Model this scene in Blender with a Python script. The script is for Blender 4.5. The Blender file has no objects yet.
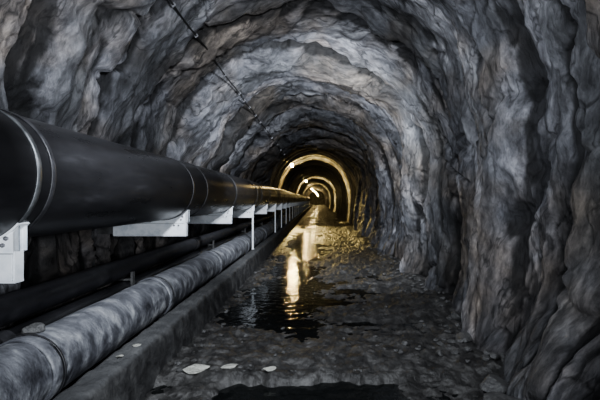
import bpy, bmesh, math, random
import numpy as np
from mathutils import Vector, Matrix

random.seed(7)
COL = bpy.context.scene.collection
CAMZ = 1.74

# ------------------------------------------------------------------ noise
_rng = np.random.RandomState(11)
_perm = np.concatenate([_rng.permutation(256)] * 3).astype(np.int64)
_g = _rng.normal(size=(256, 3)); _g /= np.linalg.norm(_g, axis=1)[:, None]

def pn(x, y, z):
    x = np.asarray(x, float); y = np.asarray(y, float) + 0 * x; z = np.asarray(z, float) + 0 * x
    xi = np.floor(x).astype(np.int64); yi = np.floor(y).astype(np.int64); zi = np.floor(z).astype(np.int64)
    xf = x - xi; yf = y - yi; zf = z - zi
    u = xf**3 * (xf * (xf * 6 - 15) + 10); v = yf**3 * (yf * (yf * 6 - 15) + 10); w = zf**3 * (zf * (zf * 6 - 15) + 10)
    out = 0.0
    for dx in (0, 1):
        a = _perm[(xi + dx) & 255]
        for dy in (0, 1):
            b = _perm[a + ((yi + dy) & 255)]
            for dz in (0, 1):
                g = _g[_perm[b + ((zi + dz) & 255)]]
                dot = g[..., 0] * (xf - dx) + g[..., 1] * (yf - dy) + g[..., 2] * (zf - dz)
                out = out + dot * (u if dx else 1 - u) * (v if dy else 1 - v) * (w if dz else 1 - w)
    return out * 1.6

def fbm(x, y, z, o=4, gain=.5):
    s = 0.0; a = 1.0
    for i in range(o):
        s = s + a * pn(x + i * 17.3, y + i * 5.1, z - i * 9.7); a *= gain; x = x * 2.03; y = y * 2.03; z = z * 2.03
    return s

def ridge(x, y, z, o=3):
    s = 0.0; a = 1.0
    for i in range(o):
        s = s + a * (1 - np.abs(pn(x + i * 7.7, y - i * 3.3, z + i * 1.9)) * 2.0); a *= .5; x = x * 2.1; y = y * 2.1; z = z * 2.1
    return s

def sstep(a, b, x):
    t = np.clip((x - a) / (b - a), 0, 1)
    return t * t * (3 - 2 * t)

# ------------------------------------------------------------------ materials
def mat(name):
    m = bpy.data.materials.new(name); m.use_nodes = True
    nt = m.node_tree
    return m, nt, nt.nodes['Principled BSDF']

def N(nt, t, **kw):
    n = nt.nodes.new(t)
    for k, v in kw.items():
        if k in n.inputs: n.inputs[k].default_value = v
        else: setattr(n, k, v)
    return n

def ramp(nt, stops):
    r = nt.nodes.new('ShaderNodeValToRGB')
    el = r.color_ramp.elements
    while len(el) < len(stops): el.new(.5)
    for e, (p, c) in zip(el, stops):
        e.position = p; e.color = (*c, 1) if len(c) == 3 else c
    return r

def noisy(name, stops, scale=5, detail=6, rough=(.4, .7), bump=.2, bdist=.02, stretch=(1, 1, 1), metal=0, bscale=None, distort=0, spec=.5, top_light=0, top_col=(.24, .245, .26)):
    m, nt, b = mat(name)
    tc = N(nt, 'ShaderNodeTexCoord'); mp = N(nt, 'ShaderNodeMapping'); mp.inputs['Scale'].default_value = stretch
    nt.links.new(tc.outputs['Object'], mp.inputs['Vector'])
    n1 = N(nt, 'ShaderNodeTexNoise', Scale=scale, Detail=detail, Roughness=.62, Distortion=distort)
    nt.links.new(mp.outputs[0], n1.inputs['Vector'])
    r = ramp(nt, stops); nt.links.new(n1.outputs['Fac'], r.inputs['Fac']); nt.links.new(r.outputs['Color'], b.inputs['Base Color'])
    rr = N(nt, 'ShaderNodeMapRange'); rr.inputs['From Min'].default_value = .3; rr.inputs['From Max'].default_value = .7
    rr.inputs['To Min'].default_value = rough[0]; rr.inputs['To Max'].default_value = rough[1]
    nt.links.new(n1.outputs['Fac'], rr.inputs['Value']); nt.links.new(rr.outputs[0], b.inputs['Roughness'])
    n2 = N(nt, 'ShaderNodeTexNoise', Scale=bscale or scale * 3, Detail=5, Roughness=.6)
    nt.links.new(mp.outputs[0], n2.inputs['Vector'])
    bp = N(nt, 'ShaderNodeBump', Strength=bump, Distance=bdist)
    nt.links.new(n2.outputs['Fac'], bp.inputs['Height']); nt.links.new(bp.outputs[0], b.inputs['Normal'])
    b.inputs['Metallic'].default_value = metal
    b.inputs['Specular IOR Level'].default_value = spec
    if top_light:      # upward faces painted lighter, as if lit from above
        g = N(nt, 'ShaderNodeNewGeometry'); sx = N(nt, 'ShaderNodeSeparateXYZ'); nt.links.new(g.outputs['Normal'], sx.inputs[0])
        n3 = N(nt, 'ShaderNodeTexNoise', Scale=scale * 2.2, Detail=9, Roughness=.7); nt.links.new(mp.outputs[0], n3.inputs['Vector'])
        ad = N(nt, 'ShaderNodeMath', operation='ADD'); nt.links.new(sx.outputs['Z'], ad.inputs[0]); nt.links.new(n3.outputs['Fac'], ad.inputs[1])
        r3 = ramp(nt, [(.55, (0, 0, 0)), (.85, (top_light, top_light, top_light))])
        ml = N(nt, 'ShaderNodeMath', operation='MULTIPLY'); ml.inputs[1].default_value = .6
        nt.links.new(ad.outputs[0], ml.inputs[0]); nt.links.new(ml.outputs[0], r3.inputs['Fac'])
        mx = N(nt, 'ShaderNodeMix', data_type='RGBA'); nt.links.new(r3.outputs['Color'], mx.inputs[0])
        nt.links.new(r.outputs['Color'], mx.inputs[6]); mx.inputs[7].default_value = (*top_col, 1)
        nt.links.new(mx.outputs[2], b.inputs['Base Color'])
    return m

def rock_material():
    m, nt, b = mat('rough_rock')
    L = nt.links.new
    tc = N(nt, 'ShaderNodeTexCoord')
    # strata run round the bore, so squeeze along the axis
    mp = N(nt, 'ShaderNodeMapping'); mp.inputs['Scale'].default_value = (.55, 2.3, .55)
    L(tc.outputs['Object'], mp.inputs['Vector'])
    n1 = N(nt, 'ShaderNodeTexNoise', Scale=.75, Detail=9, Roughness=.62, Distortion=.5); L(mp.outputs[0], n1.inputs['Vector'])
    r1 = ramp(nt, [(.30, (.05, .052, .058)), (.45, (.13, .133, .147)), (.56, (.24, .242, .26)), (.70, (.50, .50, .52))])
    L(n1.outputs['Fac'], r1.inputs['Fac'])
    n2 = N(nt, 'ShaderNodeTexNoise', Scale=.5, Detail=4, Roughness=.6); L(tc.outputs['Object'], n2.inputs['Vector'])
    r2 = ramp(nt, [(.46, (0, 0, 0)), (.60, (.9, .9, .9))]); L(n2.outputs['Fac'], r2.inputs['Fac'])
    mx = N(nt, 'ShaderNodeMix', data_type='RGBA', blend_type='MULTIPLY')
    L(r2.outputs['Color'], mx.inputs[0]); L(r1.outputs['Color'], mx.inputs[6]); mx.inputs[7].default_value = (1.0, .84, .66, 1)
    # fine mineral speckle and damp streaks
    n3 = N(nt, 'ShaderNodeTexNoise', Scale=8, Detail=8, Roughness=.78); L(mp.outputs[0], n3.inputs['Vector'])
    r3 = ramp(nt, [(.36, (.3, .3, .32)), (.62, (1.25, 1.25, 1.25))]); L(n3.outputs['Fac'], r3.inputs['Fac'])
    mx2 = N(nt, 'ShaderNodeMix', data_type='RGBA', blend_type='MULTIPLY'); mx2.inputs[0].default_value = .9
    L(mx.outputs[2], mx2.inputs[6]); L(r3.outputs['Color'], mx2.inputs[7])
    # shade in the clefts, painted as darker base colour
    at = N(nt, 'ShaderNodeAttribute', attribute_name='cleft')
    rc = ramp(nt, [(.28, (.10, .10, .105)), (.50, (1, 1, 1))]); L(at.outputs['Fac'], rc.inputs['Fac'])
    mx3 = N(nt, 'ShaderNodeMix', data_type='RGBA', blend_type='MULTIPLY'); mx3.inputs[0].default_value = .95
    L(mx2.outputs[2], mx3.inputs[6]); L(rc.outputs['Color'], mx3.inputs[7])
    n4 = N(nt, 'ShaderNodeTexNoise', Scale=1.5, Detail=4, Roughness=.55, Distortion=.3); L(mp.outputs[0], n4.inputs['Vector'])
    sb = N(nt, 'ShaderNodeMath', operation='SUBTRACT'); sb.inputs[1].default_value = .5; L(n4.outputs['Fac'], sb.inputs[0])
    ab = N(nt, 'ShaderNodeMath', operation='ABSOLUTE'); L(sb.outputs[0], ab.inputs[0])
    r4 = ramp(nt, [(.0, (.12, .12, .13)), (.016, (1, 1, 1))]); L(ab.outputs[0], r4.inputs['Fac'])
    mx4 = N(nt, 'ShaderNodeMix', data_type='RGBA', blend_type='MULTIPLY'); mx4.inputs[0].default_value = .8
    L(mx3.outputs[2], mx4.inputs[6]); L(r4.outputs['Color'], mx4.inputs[7])
    n6 = N(nt, 'ShaderNodeTexNoise', Scale=4.5, Detail=5, Roughness=.6, Distortion=.5); L(mp.outputs[0], n6.inputs['Vector'])
    r6 = ramp(nt, [(.40, (.35, .35, .36)), (.50, (1, 1, 1)), (.60, (1.3, 1.3, 1.3))]); L(n6.outputs['Fac'], r6.inputs['Fac'])
    mx6 = N(nt, 'ShaderNodeMix', data_type='RGBA', blend_type='MULTIPLY'); mx6.inputs[0].default_value = .7
    L(mx4.outputs[2], mx6.inputs[6]); L(r6.outputs['Color'], mx6.inputs[7])
    n5 = N(nt, 'ShaderNodeTexNoise', Scale=.55, Detail=6, Roughness=.6, Distortion=.4); L(mp.outputs[0], n5.inputs['Vector'])
    r5 = ramp(nt, [(.40, (.30, .31, .30)), (.58, (1.1, 1.1, 1.1))]); L(n5.outputs['Fac'], r5.inputs['Fac'])
    mx5 = N(nt, 'ShaderNodeMix', data_type='RGBA', blend_type='MULTIPLY'); mx5.inputs[0].default_value = .75
    L(mx6.outputs[2], mx5.inputs[6]); L(r5.outputs['Color'], mx5.inputs[7])
    L(mx5.outputs[2], b.inputs['Base Color'])
    rr = N(nt, 'ShaderNodeMapRange'); rr.inputs['From Min'].default_value = .35; rr.inputs['From Max'].default_value = .65
    rr.inputs['To Min'].default_value = .38; rr.inputs['To Max'].default_value = .72
    L(n3.outputs['Fac'], rr.inputs['Value']); L(rr.outputs[0], b.inputs['Roughness'])
    v = N(nt, 'ShaderNodeTexNoise', Scale=3.2, Detail=8, Roughness=.68, Distortion=.9); L(mp.outputs[0], v.inputs['Vector'])
    bp1 = N(nt, 'ShaderNodeBump', Strength=.8, Distance=.09); L(v.outputs['Fac'], bp1.inputs['Height'])
    bp = N(nt, 'ShaderNodeBump', Strength=1, Distance=.04); L(n3.outputs['Fac'], bp.inputs['Height']); L(bp1.outputs[0], bp.inputs['Normal'])
    L(bp.outputs[0], b.inputs['Normal'])
    return m

M = {}
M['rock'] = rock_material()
M['stone'] = noisy('loose_stone', [(.3, (.035, .035, .036)), (.55, (.10, .10, .10)), (.75, (.2, .2, .19))], 7, rough=(.25, .6), bump=.5, bdist=.01)
M['pale_stone'] = noisy('pale_stone', [(.3, (.2, .2, .18)), (.6, (.42, .42, .38)), (.8, (.55, .55, .5))], 9, rough=(.4, .7), bump=.4, bdist=.01)
M['mud'] = noisy('wet_mud', [(.3, (.018, .018, .018)), (.5, (.045, .044, .043)), (.68, (.12, .118, .115))], 6, 10, rough=(.28, .6), bump=1, bdist=.03, bscale=16)
M['concrete'] = noisy('old_concrete', [(.3, (.015, .015, .016)), (.5, (.045, .045, .046)), (.72, (.11, .11, .108))], 6, 10, rough=(.5, .8), bump=.8, bdist=.02, bscale=18, top_light=.32, top_col=(.17, .175, .18))
M['black'] = noisy('black_pipe_coating', [(.3, (.009, .009, .010)), (.6, (.018, .018, .020)), (.75, (.036, .036, .040))], 5, 7, rough=(.24, .42), bump=.06, bdist=.006, stretch=(1, .25, 1), bscale=8)
M['black_low'] = noisy('dark_mottled_pipe', [(.35, (.01, .01, .012)), (.6, (.03, .03, .034)), (.75, (.08, .08, .085))], 4, 7, rough=(.3, .55), bump=.2, bdist=.01, top_light=.4, top_col=(.13, .13, .145))
M['lagging'] = noisy('mottled_pipe_lagging', [(.36, (.03, .031, .037)), (.46, (.08, .083, .095)), (.54, (.17, .175, .19)), (.66, (.36, .37, .38))], 4.0, 12, rough=(.5, .75), bump=.8, bdist=.02, stretch=(1, 1.5, 1), bscale=16, distort=.25, top_light=.28, top_col=(.3, .31, .34))
M['band'] = noisy('dull_steel_band', [(.35, (.10, .105, .11)), (.65, (.26, .27, .28))], 8, rough=(.3, .5), bump=.15, bdist=.004, metal=.6)
M['darkband'] = noisy('dark_band', [(.35, (.02, .02, .022)), (.65, (.05, .05, .055))], 8, rough=(.3, .5), bump=.15, bdist=.004)
M['galv'] = noisy('galvanised_steel', [(.3, (.62, .67, .71)), (.5, (.82, .85, .88)), (.7, (.9, .92, .94))], 10, 5, rough=(.35, .55), bump=.1, bdist=.003, metal=0)
M['bolt'] = noisy('steel_bolt', [(.4, (.2, .2, .21)), (.7, (.4, .4, .42))], 20, rough=(.3, .5), bump=.05, bdist=.002, metal=.7)
M['cable'] = noisy('black_cable', [(.4, (.006, .006, .006)), (.7, (.02, .02, .02))], 12, rough=(.5, .7), bump=.05, bdist=.002)
M['housing'] = noisy('lamp_housing', [(.4, (.05, .05, .05)), (.7, (.12, .12, .12))], 12, rough=(.4, .6), bump=.05, bdist=.002)
M['end_rock'] = noisy('end_rock', [(.3, (.08, .08, .08)), (.7, (.35, .34, .32))], 2, bump=.5, bdist=.05)
# water
wm, nt, b = mat('shallow_water')
b.inputs['Base Color'].default_value = (.008, .009, .009, 1); b.inputs['Roughness'].default_value = .04
b.inputs['Specular IOR Level'].default_value = .6; b.inputs['IOR'].default_value = 1.33
tc = N(nt, 'ShaderNodeTexCoord'); wn = N(nt, 'ShaderNodeTexNoise', Scale=7, Detail=3, Roughness=.5); nt.links.new(tc.outputs['Object'], wn.inputs['Vector'])
bp = N(nt, 'ShaderNodeBump', Strength=.45, Distance=.02); nt.links.new(wn.outputs['Fac'], bp.inputs['Height']); nt.links.new(bp.outputs[0], b.inputs['Normal'])
M['water'] = wm
gm, nt, b = mat('warm_lamp_glass')
b.inputs['Base Color'].default_value = (1, .8, .5, 1); b.inputs['Emission Color'].default_value = (1, .74, .36, 1); b.inputs['Emission Strength'].default_value = 130
nz = N(nt, 'ShaderNodeTexNoise', Scale=30); bp = N(nt, 'ShaderNodeBump', Strength=.05); nt.links.new(nz.outputs['Fac'], bp.inputs['Height']); nt.links.new(bp.outputs[0], b.inputs['Normal'])
M['glow'] = gm

# ------------------------------------------------------------------ object helpers
def link(name, me, m, parent=None, loc=None):
    o = bpy.data.objects.new(name, me)
    if m is not None: me.materials.append(m)
    COL.objects.link(o)
    if parent: o.parent = parent
    if loc: o.location = loc
    return o

def from_bm(name, bm, m, parent=None, loc=None, smooth=False, bevel=0):
    if bevel:
        bmesh.ops.bevel(bm, geom=[e for e in bm.edges if len(e.link_faces) == 2 and e.calc_face_angle(0) > .6], offset=bevel, segments=2, affect='EDGES', clamp_overlap=True)
    bmesh.ops.recalc_face_normals(bm, faces=bm.faces)
    me = bpy.data.meshes.new(name); bm.to_mesh(me); bm.free()
    if smooth:
        me.polygons.foreach_set('use_smooth', [True] * len(me.polygons))
    return link(name, me, m, parent, loc)

def tag(o, label=None, cat=None, group=None, kind=None):
    if label: o['label'] = label
    if cat: o['category'] = cat
    if group: o['group'] = group
    if kind: o['kind'] = kind
    return o

def empty(name, loc=(0, 0, 0)):
    o = bpy.data.objects.new(name, None); o.empty_display_size = .1; o.location = loc; COL.objects.link(o); return o

def box(bm, x0, x1, y0, y1, z0, z1):
    r = bmesh.ops.create_cube(bm, size=1)
    for v in r['verts']:
        v.co = Vector(((x0 + x1) / 2 + v.co.x * (x1 - x0), (y0 + y1) / 2 + v.co.y * (y1 - y0), (z0 + z1) / 2 + v.co.z * (z1 - z0)))

def grid_mesh(P, flip=False, normals=None):
    R, Cn = P.shape[:2]
    me = bpy.data.meshes.new('grid')
    idx = np.arange(R * Cn).reshape(R, Cn)
    q = np.stack([idx[:-1, :-1], idx[:-1, 1:], idx[1:, 1:], idx[1:, :-1]], -1).reshape(-1, 4)
    if normals is not None:
        pf = P.reshape(-1, 3); nf_ = np.cross(pf[q[:, 1]] - pf[q[:, 0]], pf[q[:, 2]] - pf[q[:, 1]])
        flip = float((nf_ * normals.reshape(-1, 3)[q[:, 0]]).sum()) < 0
    if flip: q = q[:, ::-1]
    nf = len(q)
    me.vertices.add(R * Cn); me.vertices.foreach_set('co', P.reshape(-1).astype(np.float32))
    me.loops.add(nf * 4); me.loops.foreach_set('vertex_index', q.reshape(-1).astype(np.int32))
    me.polygons.add(nf); me.polygons.foreach_set('loop_start', np.arange(0, nf * 4, 4, dtype=np.int32))
    me.polygons.foreach_set('use_smooth', np.ones(nf, bool))
    me.update(); me.validate()
    if normals is not None: me.normals_split_custom_set_from_vertices(normals.reshape(-1, 3).tolist())
    return me

def grid_normals(P):
    a = np.gradient(P, axis=0); c = np.gradient(P, axis=1)
    n = np.cross(a, c); n /= np.linalg.norm(n, axis=-1)[..., None] + 1e-9
    return n

LAMPD = [30, 55, 80, 100, 113, 124]

# ------------------------------------------------------------------ the bore
CX, A, SPR, B_ = -.3, 2.72, 2.25, 2.75      # centre x, half width, springing height, arch rise

def section(t):
    """t in 0..1: right wall foot -> crown -> left wall foot; returns x, z, inward normal x, z, arclength"""
    hw = SPR + .5
    la = math.pi * (A + B_) / 2
    tot = 2 * hw + la
    s = t * tot
    th = np.clip((s - hw) / la, 0, 1) * math.pi
    x = CX + A * np.cos(th); z = SPR + B_ * np.sin(th)
    z = np.where(s < hw, -.5 + s, z); z = np.where(s > hw + la, SPR - (s - hw - la), z)
    nx = -np.cos(th); nz = -np.sin(th)
    return x, z, nx, nz, s

def bore(t, d):
    """t, d arrays broadcast -> position, displacement"""
    x, z, nx, nz, s = section(t)
    # local rounds of blasting: uneven sawtooth along the axis, warped round the section
    w = .70 * pn(s * .24, d * .20, 3.1) + .16 * pn(s * .8, d * .5, 8.2) + .07 * pn(s * 2.4, d * 1.2, 1.2)
    u = (d + w * 1.15) / (1.32)
    k = np.floor(u); f = u - k
    hk = np.sin(k * 12.9898) * 43758.5453; hk = hk - np.floor(hk)
    br = .40 + .14 * pn(s * .5, k * 3.7, 2.2)          # where the ledge turns
    prof = .92 * sstep(0, br, f) + .08 * f / .8 - sstep(.80, 1.0, f) * 1.0
    prof = np.where(f > .8, np.maximum(prof, 0), prof)
    amp = (.29 + .32 * hk) * (.6 + .9 * np.clip(pn(s * .35, d * .3, 5.5) + .45, 0, 1.2))
    D = prof * amp
    # second, finer set of folds
    w2 = .8 * pn(s * .45, d * .45, 13.1) + .2 * pn(s * 1.5, d * 1.1, 4.4)
    u2 = (d + w2) / .43; f2 = u2 - np.floor(u2)
    k2 = np.floor(u2); h2 = np.sin(k2 * 78.233) * 12543.123; h2 = h2 - np.floor(h2)
    p2 = np.where(f2 < .74, sstep(0, 1, f2 / .74), 1 - sstep(0, 1, (f2 - .74) / .26))
    D = D + p2 * (.02 + .09 * h2) * np.clip(.5 + pn(s * .7, d * .7, 9.9) * 1.3, 0, 1)
    # slabs, broad bulges
    D = D + .24 * pn(s * .36, d * .42, 21.0)
    fade = np.clip(1 - (d - 14) / 40, .3, 1)
    # drapery: strata running round the bore
    D = D + fade * (.10 * fbm(s * .55, d * 2.4, 7.0, 4, .52) + .05 * (ridge(s * .9, d * 3.2, 5.7, 3) - 1.0))
    D = D + fade * 0.016 * fbm(s * 4.5, d * 6.5, 17.0, 4, .6)
    # thin open clefts following the strata
    for q, (fs, fd, wd, dp) in enumerate(((.33, 1.15, .035, .12), (.7, 2.1, .045, .07), (1.5, 2.6, .05, .04))):
        nq = pn(s * fs + .25 * pn(s * 2, d * 2, q), d * fd, 60.0 + q * 7)
        D = D - fade * dp * np.exp(-(nq / wd) ** 2) * np.clip(.4 + 1.6 * pn(s * .5, d * .5, 80.0 + q), 0, 1)
    jb = pn(s * .8 + 3, d * 1.7, 31.0); D = D + .035 * np.round(jb * 4) / 4 * fade
    far = sstep(20, 27, d); D = D * (1 - .7 * far) + .07 * far
    # ribs of tighter rock just past each lamp
    for L in LAMPD:
        dw = d + .35 * pn(s * .7, L, 1.0)
        D = D + .12 * sstep(L - 2.6, L - 1.9, dw) * (1 - sstep(L - 1.5, L - .9, dw))
        D = D + (.21 + .12 * pn(s * .9, L, 7.7)) * sstep(L + .2, L + .8, dw) * (1 - sstep(L + 1.3, L + 2.3, dw))
    # right wall leans in near the viewer
    right = sstep(.3, -.6, x * -1 - 0) if False else sstep(.2, 1.4, x)
    lean = np.interp(d, [-4, 2.5, 3.6, 5.8, 10.7, 17.4, 24], [.46, .46, .44, .28, .10, 0, 0]) * right * (1 - .75 * sstep(1.0, 3.2, z))
    foot = .22 * sstep(.9, -.1, z) * right
    D = D + lean - .24 + foot * .5 + right * .36 * sstep(4.8, 3.4, d) * sstep(1.5, .1, z + .25 * pn(s, d, 3.0))
    # left wall kept clear of the pipework
    left = sstep(-1.2, -2.4, x) * (1 - sstep(2.45, 3.0, z))
    lim = .16 - .10 * sstep(1.2, .4, z) * 0
    soft = lim - .25 * np.log1p(np.exp(-(D - lim) / .08 * -1)) * .32
    D = D * (1 - left) + left * np.minimum(D, soft)
    # keep the near crown off the viewer's light
    return x + nx * D, d, z + nz * D, D

NT = 640
rows = [-3.2]
while rows[-1] < 146:
    d = rows[-1]; rows.append(d + (.05 if d < 1.2 else max(.018, min(.0062 * d, .5))))
dv = np.array(rows)
tv = np.linspace(0, 1, NT)
T, Dm = np.meshgrid(tv, dv)
X, Y, Z, DD = bore(T, Dm)
P = np.stack([X, Y, Z], -1)
# sideways jog of ledges so folds overhang a little
j = .10 * fbm(T * 14 * .8, Dm * 1.3, 41.0, 3)
P[..., 1] += np.clip(j, -.2, .2)
# cleft attribute: displacement against its own neighbourhood
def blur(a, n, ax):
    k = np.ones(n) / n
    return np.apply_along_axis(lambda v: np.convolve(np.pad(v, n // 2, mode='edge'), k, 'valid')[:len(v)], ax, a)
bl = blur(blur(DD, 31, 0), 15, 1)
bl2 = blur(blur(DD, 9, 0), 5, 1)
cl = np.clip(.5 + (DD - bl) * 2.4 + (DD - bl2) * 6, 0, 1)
NRM = -grid_normals(P)
ctr = np.stack([np.full_like(X, CX), Y, np.full_like(X, 1.8)], -1) - P
if np.mean((ctr * NRM).sum(-1)) < 0: NRM = -NRM
# foot | right wall | crown | left wall
c1 = int(NT * .36); c2 = int(NT * .62)
for nm, a0, a1 in (('wall_right', 0, c1 + 1), ('ceiling', c1, c2 + 1), ('wall_left', c2, NT)):
    me = grid_mesh(P[:, a0:a1], flip=True, normals=NRM[:, a0:a1])
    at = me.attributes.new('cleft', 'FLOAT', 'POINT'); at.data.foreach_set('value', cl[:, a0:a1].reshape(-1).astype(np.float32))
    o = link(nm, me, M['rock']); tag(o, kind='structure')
print('bore verts', P.shape)

def end_cap(name, ring, y):
    bm = bmesh.new()
    vs = [bm.verts.new((p[0], p[1], p[2])) for p in ring]
    c = bm.verts.new((CX, y, 1.8))
    for i in range(len(vs)): bm.faces.new((vs[i], vs[(i + 1) % len(vs)], c))
    o = from_bm(name, bm, M['end_rock']); tag(o, kind='structure')
end_cap('wall_far', P[-1, ::8], float(dv[-1]))
end_cap('wall_back', P[0, ::8], float(dv[0]))

# ------------------------------------------------------------------ floor
def floor_h(x, y):
    x = np.asarray(x, float); y = np.asarray(y, float)
    h = .030 + .045 * fbm(x * .7, y * .7, 50.0, 3) + .028 * fbm(x * 2.6, y * 2.6, 51.0, 3, .6) + .020 * fbm(x * 8, y * 10, 52.0, 3, .7)
    h = h - .085 * np.exp(-((x + .50 + .3 * pn(y * .3, 1.5, 2.2)) / .62) ** 2) * sstep(4.6, 6.0, y) * (1 - .5 * sstep(17, 22, y))
    h = h - .07 * np.exp(-((x + 1.08) / .22) ** 2 - ((y - 6.4) / .9) ** 2)
    h = h - .06 * np.exp(-((x - .65) / .35) ** 2 - ((y - 7.6) / .22) ** 2) - .07 * np.exp(-((x - .62) / .3) ** 2 - ((y - 5.6) / .1) ** 2)
    h = h + .10 * sstep(1.2, 2.0, x) * np.clip(.6 + pn(x, y * .8, 3.3), 0, 1.5)
    lip = 3.80 + .16 * pn(x * 1.7, 4.0, 9.0) + .08 * pn(x * 6, 4.0, 9.0)
    h = h + .05 * sstep(lip - .06, lip + .10, y) * (1 - sstep(4.1, 4.9, y)) - .11 * (1 - sstep(lip - .12, lip + .03, y)) * sstep(-1.0, -.8, x) * (1 - .8 * sstep(.55, .9, x))
    tr = sstep(-1.66, -1.74, x)
    h = h * (1 - tr) + tr * (.25 + .02 * pn(x * 2, y * 2, 1.0))
    led = sstep(-2.34, -2.44, x)
    h = h * (1 - led) + led * (.46 + .012 * pn(x * 3, y * 3, 6.0))
    return h
ys = [-3.2]
while ys[-1] < 146:
    d = ys[-1]; ys.append(d + (.08 if d < 2.8 else max(.02, min(.006 * d, .5))))
xs = np.linspace(-3.3, 3.1, 420)
FX, FY = np.meshgrid(xs, np.array(ys))
FZ = floor_h(FX, FY)
FP = np.stack([FX, FY, FZ], -1)
me = grid_mesh(FP)
tag(link('floor', me, M['mud']), kind='structure')
# standing water
wy = np.concatenate([np.arange(-3, 20, .5), np.arange(20, 145, 2)])
def foot_at(y):
    i = int(np.argmin(np.abs(dv - y))); row = P[i, :c1]; return float(row[int(np.argmin(np.abs(row[:, 2]))), 0])
we = np.array([min(foot_at(y + q) for q in (-.3, 0, .3)) + .02 for y in wy])
WT = np.linspace(0, 1, 8)[None, :]
WX = -1.58 + (we[:, None] + 1.58) * WT
me = grid_mesh(np.stack([WX, np.repeat(wy[:, None], 8, 1), np.zeros_like(WX)], -1))
tag(link('water', me, M['water']), 'shallow dark water lying in puddles along the muddy tunnel floor', 'water', kind='stuff')

# kerb
ky = np.concatenate([np.arange(-3, 20, .06), np.arange(20, 145, .4)])
prof = [(-1.545, -.15), (-1.55, .0), (-1.555, .15), (-1.56, .30), (-1.565, .36), (-1.585, .395), (-1.62, .402), (-1.67, .402), (-1.72, .402), (-1.77, .402), (-1.795, .395), (-1.80, .36), (-1.80, .2)]
KP = np.array([[(px, y, pz) for px, pz in prof] for y in ky])
nn = fbm(KP[..., 0] * 5, KP[..., 1] * 5, KP[..., 2] * 5, 4, .6)
KP[..., 2] += .012 * nn * (KP[..., 2] > .25); KP[..., 0] += .016 * nn * (KP[..., 0] > -1.6) - .02 * sstep(.4, .0, KP[..., 2]) * -1
me = grid_mesh(KP, flip=True)
tag(link('trim_1', me, M['concrete']), kind='structure')

# ------------------------------------------------------------------ pipes
def tube_mesh(r, y0, y1, seg=48, dy=.25, cap=True, wob=0, seed=0):
    bm = bmesh.new(); n = max(1, int((y1 - y0) / dy)); prev = None
    for i in range(n + 1):
        y = y0 + (y1 - y0) * i / n
        ring = []
        for k in range(seg):
            a = 2 * math.pi * k / seg
            rr = r
            if wob: rr += wob * float(_wob(a, y, seed))
            ring.append(bm.verts.new((rr * math.cos(a), y, rr * math.sin(a))))
        if prev:
            for k in range(seg): bm.faces.new((prev[k], prev[(k + 1) % seg], ring[(k + 1) % seg], ring[k]))
        elif cap: bm.faces.new(ring)
        prev = ring
    if cap: bm.faces.new(prev[::-1])
    return bm
def _wob(a, y, s):
    return math.sin(a * 2 + y * 1.7 + s) * .35 + math.sin(a * 5 - y * 4.1 + s * 2) * .25 + math.sin(a * 9 + y * 9.3) * .18 + math.sin(y * 6.2 + s) * .3

def ring_bm(prof, seg=56):
    """lathe round the y axis, prof = [(y, r)...] closed"""
    bm = bmesh.new(); rings = []
    for k in range(seg):
        a = 2 * math.pi * k / seg
        rings.append([bm.verts.new((r * math.cos(a), y, r * math.sin(a))) for y, r in prof])
    for k in range(seg):
        p, q = rings[k], rings[(k + 1) % seg]
        for i in range(len(prof)):
            j2 = (i + 1) % len(prof); bm.faces.new((p[i], p[j2], q[j2], q[i]))
    return bm

def smooth_tube(o):
    me = o.data
    for p in me.polygons: p.use_smooth = len(p.vertices) == 4
    caps = set(k for p in me.polygons if len(p.vertices) > 4 for k in p.edge_keys)
    for e in me.edges:
        if e.key in caps: e.use_edge_sharp = True

D1 = 1.75 / .86
PX, PZ, PR = -D1 * math.cos(math.radians(4.2)), CAMZ + D1 * math.sin(math.radians(4.2)), .201 * D1
D0, SP = 2.39, 2.87
supp = [-.5, 2.345, 5.35, 8.12, 10.9] + [10.9 + 2.85 * k for k in range(1, 27)]
root = tag(empty('water_main', (PX, 0, PZ)), 'large glossy black pipe raised on white steel supports along the left wall', 'pipe')
joints = [-.30 + 2.96 * k for k in range(0, 29)]
def mover(bm, dy):
    for v in bm.verts: v.co.y += dy
joints = [-3.1, D0 + .06, D0 + SP + .62, D0 + 3 * SP + .6] + [D0 + 3 * SP + .6 + 5.74 * k for k in range(1, 14)]
for i in range(len(joints) - 1):
    y0, y1 = joints[i], joints[i + 1]
    bm = tube_mesh(PR, 0, y1 - y0 - .012, 72, .4)
    s = from_bm('pipe_section', bm, M['black'], root, (0, y0 + .006, 0))
    smooth_tube(s)
for i in range(1, len(joints)):
    bm = ring_bm([(-.02, PR + .001), (-.02, PR + .006), (-.014, PR + .009), (.014, PR + .009), (.02, PR + .006), (.02, PR + .001)], 72)
    from_bm('joint_collar', bm, M['darkband'] if i > 1 else M['darkband'], root, (0, joints[i], 0), smooth=True)
# narrow clamping straps over the pipe at the saddles
for k, y in enumerate(supp):
    bm = ring_bm([(-.02, PR + .0), (-.02, PR + .006), (.02, PR + .006), (.02, PR + .0)], 72)
    from_bm('clamp_strap', bm, M['band'] if k == 1 else M['darkband'], root, (0, y - (.02 if k == 1 else .13), 0), smooth=True)

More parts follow.
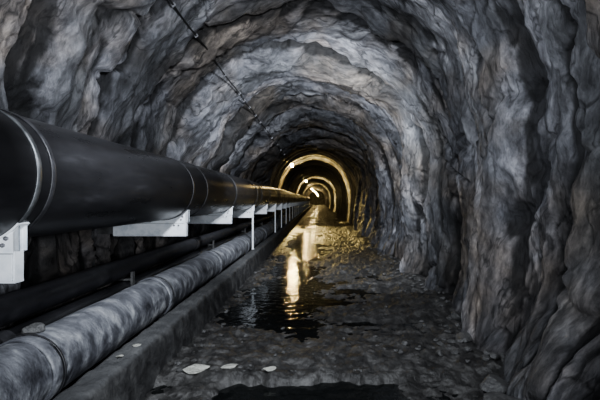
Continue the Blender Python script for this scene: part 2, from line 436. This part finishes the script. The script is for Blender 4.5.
# support prototype: everything relative to (0,0,0) on the kerb level under the beam end
BE = -1.75                       # outer end of beam
bt, bb = CAMZ - .17 * 1.75, CAMZ - .275 * 1.75   # top and underside of beam
def make_support():
    meshes = {}
    x0, x1 = -2.72, BE
    # channel beam: web and two flanges
    bm = bmesh.new()
    box(bm, x0, x1 - .014, -.042, -.034, bb + .014, bt - .016)
    box(bm, x0, x1, -.036, .036, bt - .012, bt)
    box(bm, x0, x1, -.036, .036, bb, bb + .012)
    box(bm, x1 - .012, x1, -.034, .034, bb + .012, bt - .012)
    meshes['beam'] = (bm, M['galv'], 0)
    # saddle plate: cut to the pipe, two plates and a curved bearing shoe
    bm = bmesh.new()
    hw = .30; hl = .17
    for yy in (-.034, .024):
        pts = []
        n = 22
        for i in range(n + 1):
            xx = PX - hl + (hl + hw) * i / n
            zz = PZ - math.sqrt((PR + .012) ** 2 - (xx - PX) ** 2)
            pts.append((xx, zz))
        poly = [(PX - hl - .02, pts[0][1]), *pts, (BE - .012, pts[-1][1] + .004), (BE - .012, bt), (PX - hl - .02, bt)]
        fr = [bm.verts.new((a, yy, c)) for a, c in poly]; bk = [bm.verts.new((a, yy + .01, c)) for a, c in poly]
        m_ = len(poly)
        # strips so the concave face triangulates cleanly
        lo_f = [bm.verts.new((a, yy, bt)) for a, c in poly[:m_ - 2]]; lo_b = [bm.verts.new((a, yy + .01, bt)) for a, c in poly[:m_ - 2]]
        for i in range(m_ - 3):
            bm.faces.new((fr[i], fr[i + 1], lo_f[i + 1], lo_f[i])); bm.faces.new((bk[i + 1], bk[i], lo_b[i], lo_b[i + 1]))
            bm.faces.new((fr[i + 1], fr[i], bk[i], bk[i + 1]))
        for v in (fr[-1], fr[-2], bk[-1], bk[-2]): bm.verts.remove(v)
    meshes['saddle'] = (bm, M['galv'], 0)
    # curved shoe under the pipe
    bm = bmesh.new(); a0, a1 = -90 - 30, -90 + 47; prev = None
    for i in range(25):
        a = math.radians(a0 + (a1 - a0) * i / 24)
        q = [bm.verts.new((PX + r * math.cos(a), y, PZ + r * math.sin(a))) for r, y in ((PR + .002, -.045), (PR + .002, .045), (PR + .014, .045), (PR + .014, -.045))]
        if prev:
            for k in range(4): bm.faces.new((prev[k], prev[(k + 1) % 4], q[(k + 1) % 4], q[k]))
        else: bm.faces.new(q)
        prev = q
    bm.faces.new(prev[::-1]); meshes['bearing_shoe'] = (bm, M['galv'], 0)
    # end plate
    bm = bmesh.new(); ztop = PZ - math.sqrt(PR ** 2 - .30 ** 2) + .015
    box(bm, BE - .014, BE - .002, -.034, .034, bt, ztop); meshes['end_plate'] = (bm, M['galv'], .002)
    # gusset stiffeners
    for gi, gx in enumerate((PX - .12, PX + .03, PX + .17)):
        bm = bmesh.new()
        zz = PZ - math.sqrt((PR + .012) ** 2 - (gx - PX) ** 2)
        box(bm, gx - .005, gx + .005, -.024, .024, bt, zz)
        meshes['stiffener%d' % gi] = (bm, M['galv'], 0)
    bm = bmesh.new(); box(bm, -2.93, x0, -.03, .03, bb + .03, bt - .03); meshes['wall_anchor'] = (bm, M['housing'], 0)
    return meshes
proto_m = make_support()
pm = {}
for nm, (bm, m_, bev) in proto_m.items():
    o = from_bm(nm, bm, m_, None, None, bevel=bev); pm[nm] = o.data; bpy.data.objects.remove(o)
def bolt_mesh():
    bm = bmesh.new(); bmesh.ops.create_cone(bm, cap_ends=True, segments=6, radius1=.014, radius2=.013, depth=.012)
    bmesh.ops.create_cone(bm, cap_ends=True, segments=12, radius1=.007, radius2=.006, depth=.03)
    bmesh.ops.rotate(bm, verts=bm.verts, cent=(0, 0, 0), matrix=Matrix.Rotation(math.pi / 2, 3, 'X'))
    me = bpy.data.meshes.new('bolt'); bm.to_mesh(me); bm.free(); me.materials.append(M['bolt']); return me
bolt_me = bolt_mesh()
bm = bmesh.new(); KT = .395
box(bm, -.022, .022, -.022, .022, KT, bb)
me = from_bm('post', bm, M['galv'], bevel=.003); post_me = me.data; bpy.data.objects.remove(me)
bm = bmesh.new(); box(bm, -.032, .032, -.06, .06, KT, KT + .012)
me = from_bm('base_plate', bm, M['galv']); bpl_me = me.data; bpy.data.objects.remove(me)
ords = ['first', 'second', 'third', 'fourth', 'fifth', 'sixth', 'seventh', 'eighth', 'ninth', 'tenth']
for k, y in enumerate(supp):
    n = k   # n=1 is the nearest in view
    if n == 0: continue
    r = empty('pipe_support', (0, y, 0))
    post = n == 4 or n >= 6
    if n == 1: lab = 'nearest white steel saddle bracket holding the big black pipe, cut by the left edge'
    elif n == 2: lab = 'long white beam and saddle under the big pipe, second nearest bracket, without a post'
    elif n == 3: lab = 'white beam and saddle third along the big pipe, just before the first post'
    elif n == 4: lab = 'white pipe support on the nearest and tallest-looking slender white post'
    elif n == 5: lab = 'white saddle bracket without a post between the first two posts under the big pipe'
    elif n <= 10: lab = 'slender white post and saddle, the %s support from the viewer along the big pipe' % ords[n - 1]
    else: lab = 'distant white post and saddle in the far row under the big pipe'
    tag(r, lab, 'pipe support', 'white steel supports under the big pipe' if n <= 10 else 'distant steel supports under the big pipe')
    for nm, me in pm.items():
        if n > 12 and nm[:5] == 'stiff': continue
        link(nm.rstrip('012'), me, None, r)
    if n <= 6:
        for bx, bz in ((BE - .07, bt + .035), (BE - .05, bt + .075), (PX - .22, bt + .03), (PX + .12, bt - .04), (BE - .1, bt - .04)):
            link('bolt', bolt_me, None, r, (bx, -.038 if bz > bt else -.046, bz))
    if post:
        link('post', post_me, None, r, (-1.775, .0, 0)); link('base_plate', bpl_me, None, r, (-1.768, 0, 0))

# lagged low pipe
LX, LR = -2.08, .25
LZ = CAMZ - (LR + .418 * 2.08) / .9085
root = tag(empty('lagged_pipe', (LX, 0, LZ)), 'thick mottled grey lagged pipe lying low behind the concrete kerb', 'pipe')
lj = [-3.1, 1.1, 2.72 + .1, 5.0, 7.6, 10.6, 14.2, 18, 23, 29, 36, 45, 56, 70, 90]
for i in range(len(lj) - 1):
    bm = tube_mesh(LR - .006, 0, lj[i + 1] - lj[i] - .01, 56, .08 if lj[i] < 15 else .5, wob=.009, seed=i * 1.3)
    s = from_bm('pipe_section', bm, M['lagging'], root, (0, lj[i] + .005, 0))
    smooth_tube(s)
for y in lj[1:]:
    bm = ring_bm([(-.05, LR - .01), (-.05, LR + .006), (-.03, LR + .013), (.03, LR + .013), (.05, LR + .006), (.05, LR - .01)], 56)
    from_bm('joint_band', bm, M['lagging'], root, (0, y, 0), smooth=True)
    bm = ring_bm([(-.008, LR + .010), (-.008, LR + .017), (.008, LR + .017), (.008, LR + .010)], 56)
    from_bm('joint_band', bm, M['darkband'], root, (0, y + .06, 0), smooth=True)

def small_pipe(x, z, r, name, lab, step, off, m_=None):
    root = tag(empty(name, (x, 0, z)), lab, 'pipe')
    y = -3.1
    while y < 90:
        y1 = min(90, y + step)
        s = from_bm('pipe_section', tube_mesh(r, 0, y1 - y, 32, 1.0, wob=.002), m_ or M['black_low'], root, (0, y, 0))
        smooth_tube(s)
        bm = ring_bm([(-.07, r - .002), (-.07, r + .012), (.07, r + .012), (.07, r - .002)], 32)
        from_bm('coupling', bm, M['darkband'], root, (0, y1, 0), smooth=False)
        y = y1
small_pipe(-2.60, .83, .125, 'drain_pipe', 'dark narrow pipe along the left wall, upper of the two beneath the big pipe', 5.7, 0)
small_pipe(-2.56, .568, .10, 'drain_pipe', 'dark narrow pipe in shadow between the lagged pipe and the upper dark pipe', 6.3, 0, M['black'])
# brackets for the two dark pipes
bm = bmesh.new()
box(bm, -2.98, -2.46, -.03, .03, .66 + .008, .66 + .032)
box(bm, -2.98, -2.94, -.03, .03, .45, 1.0); box(bm, -2.47, -2.44, -.03, .03, .44, .78)
o = from_bm('rack', bm, M['housing']); rack_me = o.data; bpy.data.objects.remove(o)
for i in range(14):
    tag(link('pipe_rack', rack_me, None, None, (0, 1.2 + 4.1 * i, .01)), 'small dark steel rack carrying the narrow dark pipes beside the left wall', 'pipe rack', 'small racks under the narrow dark pipes')

# ------------------------------------------------------------------ lamps
def point(name, loc, e, color, r=.06):
    l = bpy.data.lights.new(name, 'POINT'); l.energy = e; l.color = color; l.shadow_soft_size = r
    o = bpy.data.objects.new(name, l); o.location = loc; COL.objects.link(o); return o
bm = bmesh.new(); bmesh.ops.create_uvsphere(bm, u_segments=20, v_segments=12, radius=.12)
for v in bm.verts: v.co.z *= 1.25
glob = from_bm('globe', bm, M['glow'], smooth=True); glob_me = glob.data; bpy.data.objects.remove(glob)
bm = bmesh.new(); bmesh.ops.create_cone(bm, cap_ends=True, segments=20, radius1=.11, radius2=.07, depth=.10); 
hs = from_bm('housing', bm, M['housing'], smooth=False); hs_me = hs.data; bpy.data.objects.remove(hs)
bm = bmesh.new(); box(bm, -.015, .015, -.015, .015, 0, .9)
br_me = from_bm('hanger', bm, M['housing']); b2 = br_me.data; bpy.data.objects.remove(br_me)
labs = ['nearest glowing warm lamp high on the left at the first lit arch', 'second warm lamp glowing under the middle lit arch', 'third warm lamp, a small glow beyond the second arch', 'tiny fourth warm lamp deep in the tunnel', 'fifth warm lamp, a speck of light far down the tunnel', 'sixth warm lamp, almost merged with the glow at the tunnel end', 'farthest warm lamp glowing at the tunnel end']
LL = [(30, -1.95, 2.6, 260), (55, -1.65, 2.6, 260), (80, -1.25, 2.2, 260), (100, -1.1, 2.3, 260), (113, -.7, 2.1, 300), (124, -.3, 1.9, 500), (134, -.1, 1.5, 900)]
for (L, lx, lz, e), lab in zip(LL, labs):
    z = CAMZ + lz
    r = tag(empty('tunnel_lamp', (lx, L, z)), lab, 'lamp', 'warm lamps along the tunnel crown')
    link('globe', glob_me, None, r, (0, 0, 0)); link('housing', hs_me, None, r, (0, 0, .16)); link('hanger', b2, None, r, (0, 0, .19))
    point('lamp_light', (lx + .12, L - .1, z - .16), e * .22, (1, .73, .28), .05)
    if L <= 80:      # unseen spots without fittings, added to light the arch rock evenly
        tt = np.linspace(.05, .80, 15)
        sx, sz, snx, snz, _s = section(tt)
        for q in range(15):
            l = bpy.data.lights.new('arch_fill_spot', 'SPOT'); l.energy = {30: 120, 55: 150, 80: 150}[L]; l.color = (1, .74, .27)
            l.spot_size = math.radians(95); l.spot_blend = .5; l.shadow_soft_size = .04
            o = bpy.data.objects.new('arch_fill_spot', l); COL.objects.link(o)
            o.location = (sx[q] + snx[q] * 1.0, L - .35, sz[q] + snz[q] * 1.0)
            o.rotation_euler = Vector((-snx[q], .55, -snz[q])).to_track_quat('-Z', 'Y').to_euler()
    if L == 30:      # the nearest fitting throws a beam down the floor towards the entrance
        l = bpy.data.lights.new('lamp_beam', 'SPOT'); l.energy = 2600; l.color = (1, .76, .30); l.spot_size = math.radians(46); l.spot_blend = .8; l.shadow_soft_size = .06
        o = bpy.data.objects.new('lamp_beam', l); o.location = (lx + .12, L - .2, z - .18); COL.objects.link(o)
        o.rotation_euler = Vector((.26, -1, -.62)).to_track_quat('-Z', 'Y').to_euler()

# ------------------------------------------------------------------ crown cable
def crown_pt(d, off=.02):
    # surface point of the bore in the direction x = -.74 (z - CAMZ)
    i = int(np.argmin(np.abs(dv - d)))
    row = P[i]; zz = row[:, 2] - CAMZ
    val = np.abs(row[:, 0] + .74 * zz) + (zz < .8) * 9
    k = int(np.argmin(val)); n = NRM[i, k]
    # nearest inward envelope among neighbours so the cable spans the hollows
    return Vector(row[k])
pts = []
for d in np.arange(1.6, 21, .55):
    p = crown_pt(float(d)); dirv = Vector((-.74, 0, 1)).normalized()
    pts.append([float(d), (p - Vector((0, p.y, CAMZ))).dot(dirv)])
arr = np.array(pts)
env = np.array([arr[max(0, i - 1):i + 2, 1].min() for i in range(len(arr))])
env = np.convolve(np.pad(env, 1, mode='edge'), [.25, .5, .25], 'valid')
env = np.minimum(env, arr[:, 1] + .02) - .012
cp = []
for i in range(len(env) - 1):
    for q in range(4):
        t = q / 4; e = env[i] * (1 - t) + env[i + 1] * t + 0.0
        d = arr[i, 0] * (1 - t) + arr[i + 1, 0] * t
        sag = -.02 * math.sin(math.pi * t) + .012 * math.sin(d * 5)
        ee = e + sag
        cp.append((-.74 / 1.244 * ee + .012 * math.sin(d * 3.1), d, CAMZ + ee / 1.244))
cp.append((-.74 / 1.244 * env[-1], arr[-1, 0], CAMZ + env[-1] / 1.244))
bm = bmesh.new(); prev = None
for c in cp:
    q = [bm.verts.new((c[0] + .013 * math.cos(a * math.pi / 4), c[1], c[2] + .013 * math.sin(a * math.pi / 4))) for a in range(8)]
    if prev:
        for k in range(8): bm.faces.new((prev[k], prev[(k + 1) % 8], q[(k + 1) % 8], q[k]))
    prev = q
ob = from_bm('cable_run', bm, M['cable'], smooth=True)
root = tag(empty('overhead_cable', (0, 0, 0)), 'black cable clipped along the rock crown, running from top left into the tunnel', 'cable')
ob.parent = root
bm = bmesh.new(); box(bm, -.03, .03, -.012, .012, -.022, .022)
cm = from_bm('clip', bm, M['bolt'], bevel=.004); cme = cm.data; bpy.data.objects.remove(cm)
for i in range(2, len(cp) - 1, 6):
    o = link('clip', cme, None, root, cp[i]); o.rotation_euler = (0, math.radians(-36), 0)

# ------------------------------------------------------------------ loose stones
def stone_mesh(seed, sub=3, flat=.6, jag=.25):
    rs = np.random.RandomState(seed)
    bm = bmesh.new(); bmesh.ops.create_icosphere(bm, subdivisions=sub, radius=1)
    co = np.array([v.co[:] for v in bm.verts])
    for _ in range(9):    # chop with planes for broken faces
        n = rs.normal(size=3); n /= np.linalg.norm(n); h = rs.uniform(.5, .85)
        dd = co @ n - h; co = co - np.outer(np.clip(dd, 0, None), n)
    co += .05 * np.stack([fbm(co[:, 0] * 2 + seed, co[:, 1] * 2, co[:, 2] * 2 + k, 3) for k in (0, 9, 18)], -1)
    co[:, 2] *= flat
    for v, c in zip(bm.verts, co): v.co = c
    me = bpy.data.meshes.new('stone'); bm.to_mesh(me); bm.free(); return me, float(co[:, 2].min())
SM = [stone_mesh(s, 3, random.uniform(.5, .8)) for s in range(10)]
for me, _ in SM: me.materials.append(M['stone'])
SP_ = [stone_mesh(s + 50, 3, .34) for s in range(5)]
for me, _ in SP_: me.materials.append(M['pale_stone'])

def put_stone(x, y, sx, sy, kind, i, lab, group=None, z=None, sz=None, name='stone'):
    me, lo = (SM if kind == 'd' else SP_)[i % (10 if kind == 'd' else 5)]
    o = link(name, me, None)
    sz = sz or (sx + sy) / 2
    g = float(floor_h(x, y)) if z is None else z
    o.scale = (sx, sy, sz); o.rotation_euler = (0, 0, random.uniform(0, 6.28) if kind == 'd' else .3)
    o.location = (x, y, g - lo * sz - .12 * sz)
    return tag(o, lab, 'stone', group)
put_stone(-1.19, 3.92, .19, .07, 'p', 0, 'pale flat broken slab on the wet floor near the kerb, lower left')
put_stone(-.86, 3.95, .10, .04, 'p', 1, 'small pale flat stone just right of the pale slab near the bottom')
put_stone(-.47, 3.86, .07, .045, 'p', 2, 'pale rounded stone at the edge of the dark puddle, bottom centre')
put_stone(-1.66, 3.66, .05, .03, 'p', 3, 'white chip of stone lying on the concrete kerb beside the lagged pipe', z=.40)
put_stone(-1.70, 3.42, .035, .025, 'p', 4, 'smaller white chip on the kerb nearer the viewer', z=.40)
put_stone(LX - .05, 2.98, .10, .075, 'd', 3, 'lump of grey grit on top of the lagged pipe by its joint', z=LZ + LR * .9, sz=.10)
# heaped boulders at the foot of the right wall
def foot_x(y):
    i = int(np.argmin(np.abs(dv - y))); row = P[i, :c1]; zz = np.abs(row[:, 2] - .12); return float(row[int(np.argmin(zz)), 0])
n = 0
for (y, s) in ((3.5, .16), (3.15, .2), (4.1, .12), (4.7, .13), (5.6, .12)):
    put_stone(foot_x(y) - s * .55, y, s, s * .9, 'd', n, ['grey boulder at the foot of the right wall, bottom right corner', 'largest grey boulder by the right wall foot, nearest the viewer', 'knobbly grey stone against the right wall just past the corner boulders', 'grey stone against the right wall, fourth from the viewer', 'grey stone against the right wall, fifth from the viewer'][n]); n += 1
for i in range(110):
    y = 4.0 + 11 * random.random() ** 1.4
    x = foot_x(y) - .12 - abs(random.gauss(0, .28)); s = random.uniform(.018, .06)
    put_stone(x, y, s, s * random.uniform(.7, 1.1), 'd', i, 'small grey rubble stone strewn by the foot of the right wall', 'rubble by the right wall')
for i in range(60):
    y = 3.95 + 8 * random.random() ** 1.3
    x = -1.48 + abs(random.gauss(0, .22)); s = random.uniform(.015, .045)
    put_stone(x, y, s, s * random.uniform(.7, 1.1), 'd', i + 3, 'small dark stone strewn along the foot of the kerb', 'rubble by the kerb')
for i in range(90):
    y = 3.9 + 8 * random.random() ** 1.5
    x = random.uniform(-1.0, 1.2); s = random.uniform(.012, .035)
    put_stone(x, y, s, s * random.uniform(.7, 1.1), 'd', i + 5, 'small stone lying out on the muddy middle of the floor', 'stones on the open floor')

# ------------------------------------------------------------------ unseen cool lights added to brighten the near tunnel
def area(name, loc, target, e, size, color):
    l = bpy.data.lights.new(name, 'AREA'); l.shape = 'DISK'; l.size = size; l.energy = e; l.color = color
    o = bpy.data.objects.new(name, l); o.location = loc
    o.rotation_euler = (Vector(target) - Vector(loc)).to_track_quat('-Z', 'Y').to_euler(); COL.objects.link(o); return o
cool = (.88, .93, 1.0)
area('fill_light', (.9, -.7, 1.9), (-2.4, 3.2, 1.5), 60, .3, cool)
area('fill_light', (-.4, -.6, 1.25), (-2.9, 3.6, 1.3), 42, .2, cool)  # added low to brighten the wall behind the pipes
area('fill_light', (-.5, 2.2, 2.9), (-.8, 12, 2.8), 150, .2, cool)
area('fill_light', (.2, 7.0, 3.1), (-.5, 18, 2.4), 210, .2, cool)

w = bpy.data.worlds.new('World'); bpy.context.scene.world = w; w.use_nodes = True
w.node_tree.nodes['Background'].inputs[0].default_value = (.5, .6, .8, 1); w.node_tree.nodes['Background'].inputs[1].default_value = .0

cam = bpy.data.cameras.new('Camera'); co = bpy.data.objects.new('Camera', cam); COL.objects.link(co)
co.location = (0, 0, CAMZ); co.rotation_euler = (math.pi / 2, 0, 0)
cam.sensor_width = 36; cam.lens = 24; cam.shift_x = -.03; cam.clip_end = 400; cam.clip_start = .02
bpy.context.scene.camera = co
sc = bpy.context.scene
sc.view_settings.view_transform = 'AgX'; sc.view_settings.look = 'AgX - Medium High Contrast'; sc.view_settings.exposure = .5
